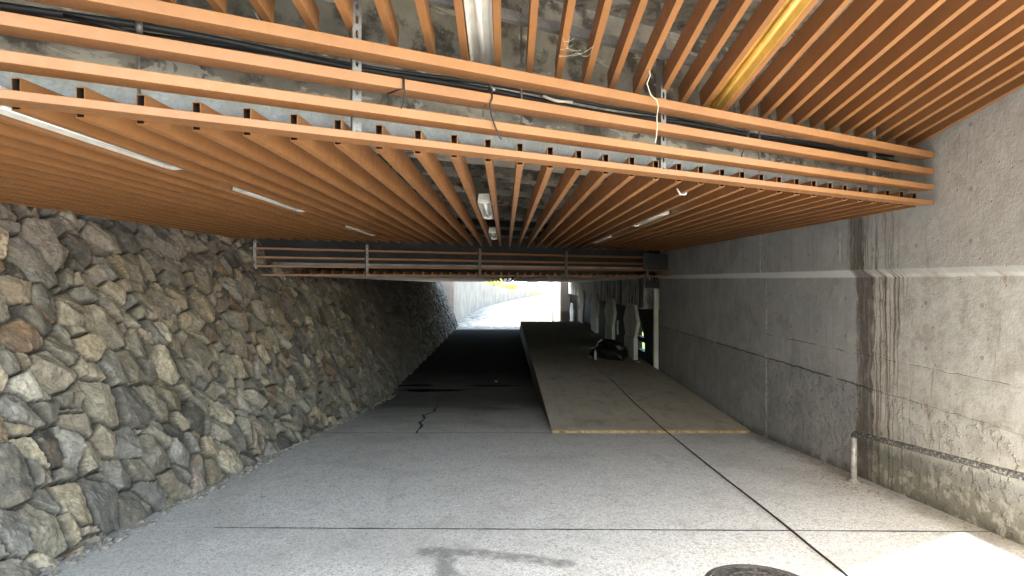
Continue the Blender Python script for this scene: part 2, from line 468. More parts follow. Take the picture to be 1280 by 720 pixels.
SUN_EL, SUN_AZ = 44.6, 224.4        # sun stands high behind the camera
w = bpy.data.worlds.new('World'); scene.world = w; w.use_nodes = True
nt = w.node_tree; bg = nt.nodes['Background']
sk = nt.nodes.new('ShaderNodeTexSky'); sk.sky_type = 'NISHITA'; sk.sun_disc = False
sk.sun_elevation = R(SUN_EL); sk.sun_rotation = R(SUN_AZ); sk.air_density = 1.0; sk.dust_density = 2.5; sk.ozone_density = 1.0
wb = nt.nodes.new('ShaderNodeMix'); wb.data_type = 'RGBA'; wb.blend_type = 'MULTIPLY'; wb.inputs['Factor'].default_value = 1
wb.inputs[7].default_value = (1.0,.94,.765,1)                # warm white balance
nt.links.new(sk.outputs[0], wb.inputs[6]); nt.links.new(wb.outputs[2], bg.inputs[0]); bg.inputs[1].default_value = 2.15
sd = bpy.data.lights.new('sun', 'SUN'); sd.energy = 13.0; sd.angle = R(.5); sd.color = (1,.96,.90)
so = bpy.data.objects.new('sun', sd); COL.objects.link(so)
dv = Vector((.70*math.cos(R(SUN_EL)), .714*math.cos(R(SUN_EL)), -math.sin(R(SUN_EL))))
so.rotation_euler = dv.to_track_quat('-Z','Y').to_euler(); so.location = (0,-10,20)
scene.view_settings.view_transform = 'Standard'; scene.view_settings.look = 'None'; scene.view_settings.exposure = 0
scene.cycles.max_bounces = 8; scene.cycles.diffuse_bounces = 6; scene.cycles.glossy_bounces = 3; scene.cycles.use_denoising = True

# ------------------------------------------------------------------ setting: ground
def build_ground():
    ys = [-300,-60,-10,-4,-2] + [i*.5 for i in range(-2,27)] + [14+i for i in range(0,64)] + [90,120,200,600]
    ys = sorted(set(ys)); xs = [-400,-60,-14,-6,-4,-3,-2,-1,0,1,2,3,4,5,6,14,60,400]
    mb = MB()
    vs = [(x,y,gz(y)) for y in ys for x in xs]; nx = len(xs)
    fs = [(j*nx+i, j*nx+i+1, (j+1)*nx+i+1, (j+1)*nx+i) for j in range(len(ys)-1) for i in range(nx-1)]
    mb.add(vs, fs)
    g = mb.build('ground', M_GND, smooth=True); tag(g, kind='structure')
    return g
GROUND = build_ground()

def ribbon(pts, width, off=.004, jit=0, ramp=False):
    """flat strip lying on the floor along a polyline"""
    mb = MB(); vs = []
    pts = [Vector((a,b,0)) for a,b in pts]
    for i, p in enumerate(pts):
        d = (pts[min(i+1,len(pts)-1)] - pts[max(i-1,0)]).normalized(); n = Vector((-d.y,d.x,0))
        w = width[i] if isinstance(width,(list,tuple)) else width*(1+random.uniform(-jit,jit))
        for s in (-1,1):
            q = p + n*(w*.5*s); vs.append((q.x,q.y,(rampz(q.y) if ramp else gz(q.y))+off))
    mb.add(vs, [(2*i,2*i+1,2*i+3,2*i+2) for i in range(len(pts)-1)])
    return mb
def dense(a, b, n, wob=0):
    return [(a[0]+(b[0]-a[0])*i/n + random.uniform(-wob,wob), a[1]+(b[1]-a[1])*i/n + random.uniform(-wob,wob)) for i in range(n+1)]
ribbon(dense(fl(268,660), fl(1236,665), 64, .0015), .016, jit=.35).build('expansion_joint', M_JOINT, GROUND)
ribbon(dense((-2.85,8.60), (.68,8.60), 30, .003), .022, jit=.4).build('expansion_joint', M_JOINT, GROUND)
ck = [fl(*q) for q in ((559,494),(549,496),(553,499),(545,502),(548,508),(543,512),(544,515),(536,517),(529,519),(531,524),(524,528),(528,533),(522,539),(521,543))]
cr = []
for i in range(len(ck)-1): cr += dense(ck[i], ck[i+1], 4, .012)[:-1]
ribbon(cr, [.018+.045*random.random() for _ in cr]).build('crack', M_JOINT, GROUND)
def puddle(cx, cy, rx, ry, name='wet_patch', seed=0):
    r_ = random.Random(seed); ph = [r_.uniform(0,6.28) for _ in range(6)]
    mb = MB(); pts = []
    for k in range(72):
        t = 2*math.pi*k/72
        w_ = 1 + .16*math.sin(3*t+ph[0]) + .10*math.sin(5*t+ph[1]) + .07*math.sin(9*t+ph[2]) + .05*math.sin(14*t+ph[3])
        x_, y_ = cx+rx*w_*math.cos(t), cy+ry*w_*math.sin(t); pts.append((x_,y_,gz(y_)+.005))
    pts.append((cx,cy,gz(cy)+.005))
    mb.add(pts, [(k,(k+1)%72,72) for k in range(72)])
    return mb.build(name, M_PUD, GROUND)
puddle(-1.75, 13.75, .75, .16, seed=1); puddle(-.35, 14.35, .62, .09, seed=2); puddle(-2.2, 14.4, .45, .12, seed=5)


# earth behind the walls, and an added slope that blocks light
mb = MB(); mb.box((-30,-60,-3),(-5.6,32,1.85)); tag(mb.build('embankment', M_EARTH), kind='structure')
mb = MB(); mb.add([(-4.9,-40,-1.4),(-4.9,.3,-1.4),(-5.6,.3,7),(-5.6,-40,7),(-30,-40,7),(-30,.3,7),(-30,.3,-1.4)], [(0,1,2,3),(3,2,5,4),(1,6,5,2)]); tag(mb.build('light_block_slope', simple('blocker_dark_green', (.035,.045,.018), .9, 0, .4, 2, .6, 8)), kind='structure')  # unseen dark slope added to cut sky and sun from the left
mb = MB(); mb.box((4.45,3.75,-3),(12,13.2,1.7)); tag(mb.build('embankment', M_EARTH), kind='structure')

# ------------------------------------------------------------------ rubble stone wall
def vnoise(x, y, seed, sc):
    r_ = np.random.default_rng(seed); T = r_.random((256,256))
    x = x*sc; y = y*sc
    xi = np.floor(x).astype(int); yi = np.floor(y).astype(int); fx = x-xi; fy = y-yi
    fx = fx*fx*(3-2*fx); fy = fy*fy*(3-2*fy)
    g = lambda a,b: T[a%256, b%256]
    return (g(xi,yi)*(1-fx)+g(xi+1,yi)*fx)*(1-fy) + (g(xi,yi+1)*(1-fx)+g(xi+1,yi+1)*fx)*fy - .5
BAT, NRM = .42, math.hypot(1,.42)
def build_stone_wall():
    S = np.concatenate([np.arange(-1.5,1.6,.07), np.arange(1.6,9.0,.0125), np.arange(9.0,12,.018), np.arange(12,17,.03), np.arange(17,33.01,.06)])
    T = np.concatenate([np.arange(-2.85,.80,.0130), np.arange(.80,2.0,.10)])*NRM
    s, t = np.meshgrid(S, T, indexing='ij')
    ws = s + .020*vnoise(s,t,1,6) + .012*vnoise(s,t,2,15) + .006*vnoise(s,t,21,38)
    wt = t + .020*vnoise(s,t,3,6) + .012*vnoise(s,t,4,15) + .006*vnoise(s,t,22,38)
    # stones lie on a slight diagonal
    us = (ws*.60 - wt*.80)*.84; ut = (ws*.80 + wt*.60)*1.16
    C = .196
    gi = np.floor(us/C).astype(int); gj = np.floor(ut/C).astype(int)
    N = 300
    px = rng.uniform(.0,1.0,(N,N)); py = rng.uniform(.0,1.0,(N,N)); wgt = rng.uniform(-.0,.046,(N,N))*rng.choice([0,.4,1], (N,N))
    big = 9.; d1 = np.full(s.shape, big); d2 = np.full(s.shape, big); ia = np.zeros(s.shape,int); ib = np.zeros(s.shape,int)
    c1 = np.zeros(s.shape+(2,)); c2 = np.zeros(s.shape+(2,))
    for di in range(-2,3):
        for dj in range(-2,3):
            a = gi+di; b = gj+dj; ja, jb = a%N, b%N
            cx = (a+px[ja,jb])*C; cy = (b+py[ja,jb])*C
            e = (us-cx)**2 + (ut-cy)**2 - wgt[ja,jb]
            n1 = e < d1; n2 = (~n1) & (e < d2)
            cc = np.stack([cx,cy],-1)
            c2 = np.where(n1[...,None], c1, np.where(n2[...,None], cc, c2)); d2 = np.where(n1, d1, np.where(n2, e, d2))
            c1 = np.where(n1[...,None], cc, c1); d1 = np.where(n1, e, d1)
            ia = np.where(n1, ja, ia); ib = np.where(n1, jb, ib)
    edge = (d2-d1)/(2*np.maximum(np.linalg.norm(c2-c1,axis=-1), .05))
    ox = us-c1[...,0]; oy = ut-c1[...,1]
    prom = rng.uniform(.0,.042,(N,N))[ia,ib]
    pl = []
    for k in range(4):
        gx = rng.normal(0,.26,(N,N))[ia,ib]; gy = rng.normal(0,.26,(N,N))[ia,ib]; c = rng.uniform(0,.020,(N,N))[ia,ib]
        pl.append(gx*ox+gy*oy+c)
    face = np.minimum.reduce(pl)
    jw = .005 + .010*(vnoise(s,t,31,5)+.5)
    k = np.clip((edge-jw*.5)/.0075, 0, 1)
    rough = .012*vnoise(s,t,5,24) + .008*vnoise(s,t,6,58) + .016*vnoise(s,t,7,10)
    h = k*(.034 + prom + np.clip(face,-.06,.05)) + rough*(.3+.7*k) - .030*(1-k)
    X = -4.0 + BAT*(.612 - t/NRM) + h/NRM - .02
    Z = t/NRM + h*BAT/NRM
    co = np.stack([X, s, Z], -1).reshape(-1,3)
    ni, nj = s.shape
    idx = np.arange(ni*nj).reshape(ni,nj)
    q = np.stack([idx[:-1,:-1], idx[:-1,1:], idx[1:,1:], idx[1:,:-1]], -1).reshape(-1,4)[:, ::-1]
    me = bpy.data.meshes.new('stone_wall')
    me.vertices.add(len(co)); me.vertices.foreach_set('co', co.ravel())
    me.loops.add(q.size); me.loops.foreach_set('vertex_index', q.ravel())
    me.polygons.add(len(q)); me.polygons.foreach_set('loop_start', np.arange(0,q.size,4)); me.polygons.foreach_set('loop_total', np.full(len(q),4))
    me.polygons.foreach_set('use_smooth', np.zeros(len(q), bool))
    me.update(); me.validate()
    pal = np.array([(.36,.33,.28),(.27,.265,.255),(.46,.37,.24),(.58,.50,.36),(.15,.14,.125),(.34,.20,.10),(.52,.41,.34),(.38,.34,.26),(.62,.59,.51),(.47,.40,.29),(.39,.375,.355)])
    pw = np.array([.17,.12,.11,.09,.09,.04,.03,.14,.04,.10,.07])
    pal = .72*pal + .28*pal.mean(1, keepdims=True)
    pal = pal*np.array((.86,.785,.715))
    pc = pal[rng.choice(len(pal), (N,N), p=pw)] * rng.uniform(.62,1.32,(N,N,1))
    c = pc[ia,ib]
    m1 = (vnoise(s,t,8,9)+.5)[...,None]; m2 = (vnoise(s,t,9,26)+.5)[...,None]
    alt = pal[rng.choice(len(pal), (N,N), p=pw)][ia,ib]
    c = c*(1-.45*np.clip((m1-.5)*3,0,1)) + alt*.45*np.clip((m1-.5)*3,0,1)
    c = c*(.78+.44*m2)
    jo = np.clip(1-(edge-jw*.6)/.012,0,1)[...,None]
    c = c*(1-.88*jo) + np.array((.035,.030,.025))*.88*jo
    col = np.concatenate([np.clip(c,0,1), np.ones(s.shape+(1,))], -1).astype(np.float32)
    at = me.attributes.new('stone_tint', 'FLOAT_COLOR', 'POINT'); at.data.foreach_set('color', col.ravel())
    m = NT('rubble_stone', .85)
    a = m.n.new('ShaderNodeAttribute'); a.attribute_name = 'stone_tint'
    p = m.pos(); n1 = m.noise(p, 38, 6, .7); n2 = m.noise(p, 9, 5, .65); n3 = m.noise(p, 150, 3, .7)
    c_ = m.mix(m.rng(n1, .42, .70, 0, .60), a.outputs['Color'], (.10,.088,.072))
    c_ = m.mix(m.rng(n2, .55, .72, 0, .35), c_, (.60,.54,.43))
    c_ = m.mix(m.rng(n3, .58, .72, 0, .35), c_, (.66,.61,.52))
    n4 = m.noise(p, 1.3, 5, .6)
    c_ = m.mix(m.rng(n4, .50, .66, 0, .5), c_, (.075,.066,.055))  # broad dark weathering
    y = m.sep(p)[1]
    c_ = m.mix(m.rng(y, 8, 18, 0, .82), c_, (.055,.052,.048))     # shade of the tunnel painted in, growing with depth
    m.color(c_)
    m.bump(m.math('ADD', n1, m.math('ADD', m.math('MULTIPLY', n3, .35), n2)), .65, .012)
    me.materials.append(m.mat)
    o = bpy.data.objects.new('stone_wall', me); COL.objects.link(o)
    tag(o, 'leaning rubble stone retaining wall of grey and tan boulders on the left', 'wall')
    # solid backing and coping
    mb = MB()
    prof = [(-4.0+BAT*(.612+3.0)-.10, -3.0), (-4.0+BAT*(.612-2.0)-.10, 2.0), (-5.6,2.0), (-5.6,-3.0)]
    mb.extr(prof, lambda a,b,t: (a,t,b), -1.5, 33.0)
    mb.build('backing', M_DARKC, o)
    return o
build_stone_wall()
# loose stones and chips lying along the foot of the wall
mb = MB()
for i in range(330):
    y = 3.2 + 10*random.random()**1.5; x = -4+BAT*(.612-gz(y)) + random.uniform(.02,.16); r_ = random.uniform(.008,.035)
    vs = []
    bm = bmesh.new(); bmesh.ops.create_icosphere(bm, subdivisions=1, radius=r_)
    for v in bm.verts: v.co = v.co*random.uniform(.6,1.2); v.co.z *= .6
    idx = {v:i for i,v in enumerate(bm.verts)}
    mb.add([(v.co.x+x, v.co.y+y, v.co.z+gz(y)+r_*.3) for v in bm.verts], [tuple(idx[v] for v in f.verts) for f in bm.faces]); bm.free()
tag(mb.build('gravel', simple('stone_chips', (.28,.25,.21), .9, 0, .4, 20)), 'loose stone chips scattered along the foot of the stone wall', 'gravel', kind='stuff')

# ------------------------------------------------------------------ concrete wall on the right
def build_right_wall():
    mb = MB()
    prof = [(3.67,-3.1),(3.67,.03),(3.585,.10),(3.585,2.2),(4.45,2.2),(4.45,-3.1)]
    mb.extr(prof, lambda a,b,t: (a,t,b), 3.6, 13.95)
    o = mb.build('concrete_wall', M_WALL, bevel=.006)
    tag(o, 'grey cast concrete wall on the right with a ledge and brown water stains', 'wall')
build_right_wall()

# ------------------------------------------------------------------ bridge structure
def sk_poly(x0, x1, a, b, s0=SK, s1=SK):
    return [(x0,a+s0*x0),(x1,a+s0*x1),(x1,b+s1*x1),(x0,b+s1*x0)]
br = thing('road_bridge', 'stained concrete bridge deck spanning the underpass above the orange louvers', 'bridge', (0,4,1.3))
def brpart(mb, name, mat):
    o = mb.build(name, mat, br); o.location = (0,-4,-1.3); return o
mb = MB(); mb.prism([(-9,1.3-9*SK),(.85,1.3+.85*SK),(.85,.7),(5.0,.7),(5.0,3.55+5*SK),(-9,3.55-9*SK)], 1.78, 2.5); brpart(mb, 'canopy_slab', M_SOF)  # right front corner added out of view to keep sun off the wall
mb = MB(); mb.prism(sk_poly(-9,5.0,3.552,4.3), .83, 2.5); brpart(mb, 'edge_girder', M_SOF)
mb = MB(); mb.prism(sk_poly(-9,5.0,4.302,11.6), 1.28, 2.5); brpart(mb, 'deck_slab', M_SOF)
for k in range(3):
    mb = MB(); mb.prism(sk_poly(-4.6,3.575,5.6+1.9*k,5.85+1.9*k), .98, 1.278); brpart(mb, 'cross_beam', M_SOF)
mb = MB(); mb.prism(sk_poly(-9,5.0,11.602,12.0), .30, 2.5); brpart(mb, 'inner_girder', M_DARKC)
mb = MB()
a = sk_poly(-9,4.06,12.002,30.6,SK,0)
vs = [(x,y,.25-.0095*(y-11)) for x,y in a] + [(x,y,.5) for x,y in a]
mb.add(vs, [(3,2,1,0),(4,5,6,7),(0,1,5,4),(1,2,6,5),(2,3,7,6),(3,0,4,7)])
brpart(mb, 'rear_deck_slab', M_CONC)

# ------------------------------------------------------------------ louvers: hollow channels with open ends
LW, LH = .035, .118
def louver_mesh(L):
    mb = MB(); w, t, dp = LW/2, .004, .06
    def ring(y, ww, z0, z1): return [(-ww,y,z0),(ww,y,z0),(ww,y,z1),(-ww,y,z1)]
    A = ring(0,w,0,LH); B = ring(L,w,0,LH)
    mb.add(A+B, [(0,1,5,4),(1,2,6,5),(2,3,7,6),(3,0,4,7)])
    for y, yi in ((0,dp),(L,L-dp)):
        mb.add(ring(y,w,0,LH)+ring(y,w-t,t,LH-t), [(i,(i+1)%4,(i+1)%4+4,i+4) for i in range(4)])
        mb.add(ring(y,w-t,t,LH-t)+ring(yi,w-t,t,LH-t), [(i,(i+1)%4,(i+1)%4+4,i+4) for i in range(4)]+[(4,5,6,7)], 1)
    # a rib across the hollow section
    for y in (0.001, L-.001):
        mb.add([(-w+t,y,.052),(w-t,y,.052),(w-t,y,.058),(-w+t,y,.058)], [(0,1,2,3)])
    return mb
def fascia_x(x): return x/CT

def channel(mb, x0, x1, y, z0, z1, d=.04, t=.004, lip=.012):
    """C channel running along local x, open to the back"""
    mb.box((x0,y,z0),(x1,y+t,z1)); mb.box((x0,y+t,z0),(x1,y+d,z0+t)); mb.box((x0,y+t,z1-t),(x1,y+d,z1))
    mb.box((x0,y+d-t,z0+t),(x1,y+d,z0+lip)); mb.box((x0,y+d-t,z1-lip),(x1,y+d,z1-t))

def slotted_strut(mb, x, y, z0, z1, wd=.041, pitch=.066):
    """vertical slotted channel; slots are real holes"""
    n = int((z1-z0)/pitch); hw, hh = .0075, .019
    for k in range(n):
        a = z0 + k*pitch; b = a+pitch; c = (a+b)/2
        out = [(-wd/2,a),(0,a),(wd/2,a),(wd/2,c),(wd/2,b),(0,b),(-wd/2,b),(-wd/2,c)]
        inn = [(-hw*.7,c-hh*.85),(0,c-hh),(hw*.7,c-hh*.85),(hw,c),(hw*.7,c+hh*.85),(0,c+hh),(-hw*.7,c+hh*.85),(-hw,c)]
        vs = [(x+p,y,q) for p,q in out] + [(x+p,y,q) for p,q in inn]
        mb.add(vs, [(i,(i+1)%8,(i+1)%8+8,i+8) for i in range(8)])
    zt = z0+n*pitch; t = .003
    mb.box((x-wd/2,y+.0005,z0),(x-wd/2+t,y+.041,zt)); mb.box((x+wd/2-t,y+.0005,z0),(x+wd/2,y+.041,zt))

# ---- lower louver ceiling
lc = thing('louver_ceiling', 'low ceiling of orange louvers running deep into the underpass below the bars', 'louver ceiling', (0,3.07,.612))
LEN = 10.72-3.07
proto = None
for i in range(-25, 22):
    x = .077 + .168*i
    if x > 3.56 or x < -4.05: continue
    if proto is None:
        proto = louver_mesh(LEN).build('louver', [M_OR, M_DARKIN], lc); o = proto
    else:
        o = proto.copy(); COL.objects.link(o); o.parent = lc
    o.location = (x, SK*x + .006*random.uniform(-1,1), random.uniform(-.002,.002)); o.rotation_euler = (random.uniform(-.0004,.0004), random.uniform(-.012,.012), random.uniform(-.0006,.0006))
# steel channels above carry the louvers
for k, yy in enumerate((.20, 1.95, 3.7, 5.4, 7.0)):
    mb = MB(); channel(mb, -4.75, 4.08, 0, .1185, .205 if k == 0 else .16)
    o = mb.build('support_channel', M_GALV, lc); o.location = (0, yy, 0); o.rotation_euler = (0,0,TH)
for xx in (-2.6,-.9,.95,2.55):
    for yy in (2.0,3.75,5.45):
        mb = MB(); mb.tube([(xx,yy+SK*xx,.15),(xx,yy+SK*xx,.70)], .006, 6); mb.build('hanger_rod', M_GALV, lc)

# ---- upper louver ceiling, sloping down towards the bridge edge
UL = thing('louver_ceiling', 'sloping row of orange louvers under the canopy nearest the viewer, above the bars', 'louver ceiling', (0,3.2,1.147))
ULEN = 1.78; proto = None
for i in range(-25, 22):
    x = .13 + .17*i
    if x > 3.54 or x < -4.3: continue
    if proto is None:
        proto = louver_mesh(ULEN).build('louver', [M_OR, M_DARKIN], UL); o = proto
    else:
        o = proto.copy(); COL.objects.link(o); o.parent = UL
    o.rotation_euler = (-math.atan(.164), random.uniform(-.012,.012), random.uniform(-.001,.001))
    ca = math.cos(math.atan(.164))
    o.location = (x, SK*x - ULEN*ca + random.uniform(-.006,.006), ULEN*math.sin(math.atan(.164)))
for yy, zz in ((-.27,.165),(-1.4,.352)):
    mb = MB(); channel(mb, -4.9, 4.02, 0, zz, zz+.05)
    o = mb.build('support_channel', M_GALV, UL); o.location = (0,yy,0); o.rotation_euler = (0,0,TH)

# ---- fascia screens of four horizontal bars
def bar_mesh(x0, x1, z0, z1, y0=0, d=.112):
    mb = MB(); mb.box((x0,y0,z0),(x1,y0+d,z1)); return mb
fa = thing('bar_screen', 'near screen of four long orange horizontal bars on slotted steel hangers', 'bar screen', (0,2.93,.62), TH)
for k, (z0, z1) in enumerate(((.003,.036),(.127,.170),(.255,.303),(.393,.444))):
    bar_mesh(-4.85, 4.04, z0, z1).build('bar', M_OR, fa, bevel=.003)
for x in (-2.75, -.715, 1.165, 3.39):
    mb = MB(); slotted_strut(mb, x, .118, .02, 1.14)
    h = mb.build('slotted_hanger', M_GALV, fa)
    for z in (.02,.148,.28,.418):
        mb = MB(); mb.box((x-.024,.1125,z-.004),(x+.024,.1175,z+.018)); mb.build('bolt_plate', M_GALV, h)

fb = thing('bar_screen', 'far screen of four thin orange bars hanging low across the middle of the tunnel', 'bar screen', (0,10.97,.06), TH)
for k in range(4):
    bar_mesh(-4.55, 4.08, .0+.136*k, .036+.136*k).build('bar', M_OR_DARK, fb, bevel=.003)
for x in (-4.35, -2.63, -.55, 1.35, 3.45):
    mb = MB(); slotted_strut(mb, x, -.046, -.01, .56); mb.build('slotted_hanger', M_GALV, fb)
mb = MB(); mb.box((3.3,-.06,.16),(4.02,-.052,.50)); mb.build('end_plate', M_DARKC, fb)

# ---- rear ceiling beyond the far screen
rc = thing('louver_ceiling', 'rear louver ceiling seen edge-on beyond the far bar screen', 'louver ceiling', (0,12.2,.055))
proto = None
for i in range(-24, 22):
    x = .077+.168*i
    if x > 3.5 or x < -3.85: continue
    if proto is None:
        mb = MB(); mb.box((-.017,0,0),(.017,17.6,.10)); proto = mb.build('louver', M_OR_DARK, rc); o = proto
    else:
        o = proto.copy(); COL.objects.link(o); o.parent = rc
    o.location = (x, SK*x if x < 0 else SK*x*.999, -.0092*SK*x); o.rotation_euler = (-.0092,0,0)

# ------------------------------------------------------------------ fluorescent fittings between the louvers
def fitting(L, diff, tube=None):
    mb = MB()
    prof = [(-.050,.0),(-.044,-.004),(.044,-.004),(.050,.0),(.052,.055),(.030,.085),(-.030,.085),(-.052,.055)]
    t = thing('light_fitting', 'x', 'light fitting')
    # housing: trough with sloping reflector sides
    pr = [(-.054,0),(-.050,-.002),(-.036,.034),(.036,.034),(.050,-.002),(.054,0),(.040,.07),(-.040,.07)]
    mb.extr(pr, lambda a,b,y: (a,y,b), 0, L)
    mb.build('housing', diff, t)
    mb = MB(); mb.tube([(0,.05,.014),(0,L-.05,.014)], .013, 12); mb.build('lamp_tube', tube or M_TUBE, t, smooth=True)
    for y0 in (.002, L-.052):
        mb = MB(); mb.box((-.042,y0,-.006),(.042,y0+.05,.033)); mb.box((-.02,y0+.012,-.011),(.02,y0+.038,-.0062))
        mb.build('lamp_holder', M_FIX, t, bevel=.004)
    return t
fp = fitting(1.25, M_FIX)
spots = [(-1.855,2.05,'dusty white light fitting at the left edge, nearest in the left row of fittings'),
         (-1.855,4.08,'long white light fitting in the middle of the left row, between orange louvers'),
         (-1.855,6.95,'white light fitting at the far end of the left row, before the far bars'),
         (-.175,4.72,'short white light fitting hanging over the centre of the low louver ceiling'),
         (-.175,7.75,'small white light fitting behind the centre one, close to the far bar screen'),
         (1.505,5.55,'long pale light fitting in the right half of the low louver ceiling'),
         (1.505,8.55,'white light fitting behind the long one at right, close to the far bars')]
for i, (x, y, lab) in enumerate(spots):
    o = fp if i == 0 else copy_tree(fp)
    o.location = (x, y, .628); o['label'] = lab; o['group'] = 'fluorescent light fittings between the louvers'
fu = fitting(1.35, M_FIX)
def wide(o): o.scale = (1.18,1,1)
fu.location = (-.125, 1.94, 1.362); fu.rotation_euler = (-math.atan(.164),0,0)
tag(fu, 'large white light fitting overhead at the top centre, between sloping louvers', 'light fitting', 'fluorescent light fittings between the louvers'); wide(fu)
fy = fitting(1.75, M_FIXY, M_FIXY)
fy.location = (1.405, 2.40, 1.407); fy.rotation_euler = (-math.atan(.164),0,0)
tag(fy, 'yellow light fitting overhead at the top right, between sloping louvers', 'light fitting', 'fluorescent light fittings between the louvers'); wide(fy)

# ------------------------------------------------------------------ cables, rods, ties around the near bars
def fa_pt(x, y, z):      # along the near screen: x along, y behind its front, z height
    return (x*CT - y*math.sin(TH), 2.93 + x*math.sin(TH) + y*CT, z)
def cable(name, pts, r, mat, label, cat, group=None, n=7):
    mb = MB(); mb.tube(pts, r, n); o = mb.build(name, mat, smooth=True); return tag(o, label, cat, group)
cabs = ['thick black cable slung behind the gap under the top orange bar', 'black cable lying highest in the bundle behind the top bars',
        'thin black cable sagging lowest behind the second orange bar', 'black cable at the back of the bundle against the concrete girder', 'thin black cable in front of the bundle behind the bars']
for k in range(5):
    pts = []; ph = random.uniform(0,6)
    for i in range(90):
        x = -4.8 + 8.8*i/89
        z = 1.035 + [.0,.035,-.03,.02,-.012][k] + .014*math.sin(x*1.7+ph) + .008*math.sin(x*4.3+ph*2) - (.02 if k == 2 else 0)*math.cos(x*2.2)
        y = .27 + .035*k + .012*math.sin(x*2.3+ph)
        pts.append(fa_pt(x,y,z))
    cable('power_cable', pts, [.016,.011,.008,.013,.008][k], M_BLACK, cabs[k], 'cable', 'black cables behind the near bars')
def hang(x, y, seq): return [fa_pt(x+a, y+b, z) for a,b,z in seq]
def on_fa(u, off):
    r_ = (u-632)/F; Y = (2.93+off/CT)/(1-SK*r_); return r_*Y/CT
xA = on_fa(502,-.01)
cable('cable_tie', hang(xA,0,[(-.03,.12,.955),(0,.06,.945),(.004,-.006,.93),(.004,-.007,.875),(-.02,.0,.868),(-.05,.06,.86)]), .004, M_BLACK, 'black cable tie looped round the second bar, left of centre', 'cable tie')
cable('dangling_wire', hang(xA,0,[(.006,-.009,.93),(.008,-.011,.86),(.006,-.008,.82),(-.006,-.004,.785)]), .003, M_BLACK, 'short dark wire end dangling from the tie on the second bar', 'wire')
xB = on_fa(612,-.01)
cable('dangling_wire', hang(xB,0,[(.03,.12,.965),(.01,.0,.945),(.012,-.006,.90),(-.004,-.008,.868),(.002,-.01,.82),(.02,-.012,.77),(.045,-.012,.715),(.06,-.01,.70)]), .004, M_BLACK, 'longer black wire dangling over the second and third bars near the centre', 'wire')
cable('conduit_stub', hang(xB,0,[(.045,.08,.99),(.022,.0,.945)]), .009, M_GALV, 'short grey conduit stub sticking down beside the dangling wire', 'conduit')
cable('dangling_wire', hang(xB,0,[(-.02,.0,.865),(-.035,.0,.85),(-.037,.0,.80)]), .003, M_BLACK, 'tiny wire loop hanging just left of the longer black wire', 'wire')
xC = on_fa(178,.04)
cable('conduit_stub', hang(xC,0,[(.0,.20,1.06),(.0,.20,1.0)]), .014, M_GALV, 'grey pipe stub behind the top bars at the far left', 'conduit')
cable('power_cable', hang(xC,0,[(-.25,.24,1.03),(-.1,.2,1.005),(0,.20,.985),(.08,.2,.99),(.25,.23,.965),(.55,.26,.955),(.9,.28,.96)]), .011, M_BLACK, 'black cable curling round the pipe stub at the far left', 'cable')
cable('hanger_rod', hang(xC,0,[(.0,.2,.985),(.0,.2,.75)]), .006, M_GALV, 'thin rod under the pipe stub at the far left', 'rod')
xD = on_fa(675,.2); cable('hanger_rod', hang(xD,0,[(0,.22,1.50),(0,.22,.80)]), .006, M_GALV, 'thin vertical rod behind the bars just right of centre', 'rod')
xE = on_fa(965,.2); cable('hanger_rod', hang(xE,0,[(0,.22,1.25),(0,.22,.76)]), .007, M_GALV, 'thin vertical rod behind the bars toward the right', 'rod')
xF = on_fa(942,.2); cable('conduit_stub', hang(xF,0,[(.06,.20,1.04),(-.03,.20,.80)]), .009, M_GALV, 'slanting thin grey conduit behind the bars toward the right', 'conduit')
xG = on_fa(705,.15); cable('pipe_clip', hang(xG,0,[(-.05,.16,1.015),(.02,.16,1.002),(.045,.155,.998),(.09,.16,1.005),(.15,.17,1.012)]), .008, M_STRING, 'pale cable clip with a strap on the black bundle right of centre', 'clip')
# pale string dangling in front of the bars
def uvp(u, v, x_off):
    pass
sx = on_fa(816,-.02)
st = [(-.0,1.34),(-.055,1.25),(-.04,1.17),(-.065,1.12),(-.035,1.06),(.01,1.035),(.02,1.0),(.012,.94),(.010,.88),(.004,.82),(-.006,.79)]
cable('dangling_string', [fa_pt(sx+a+random.uniform(-.003,.003), -.03-.03*(i==0), z) for i,(a,z) in enumerate(st)], .0035, M_STRING, 'kinked pale string dangling in front of the bars', 'string', n=5)
cable('dangling_wire', hang(on_fa(878,.5), .35, [(-.03,.1,.64),(0,.1,.60),(.05,.1,.605),(.07,.1,.64),(.07,.1,.70)]), .006, M_WHITE, 'white wire loop poking below the low louvers at right', 'wire')

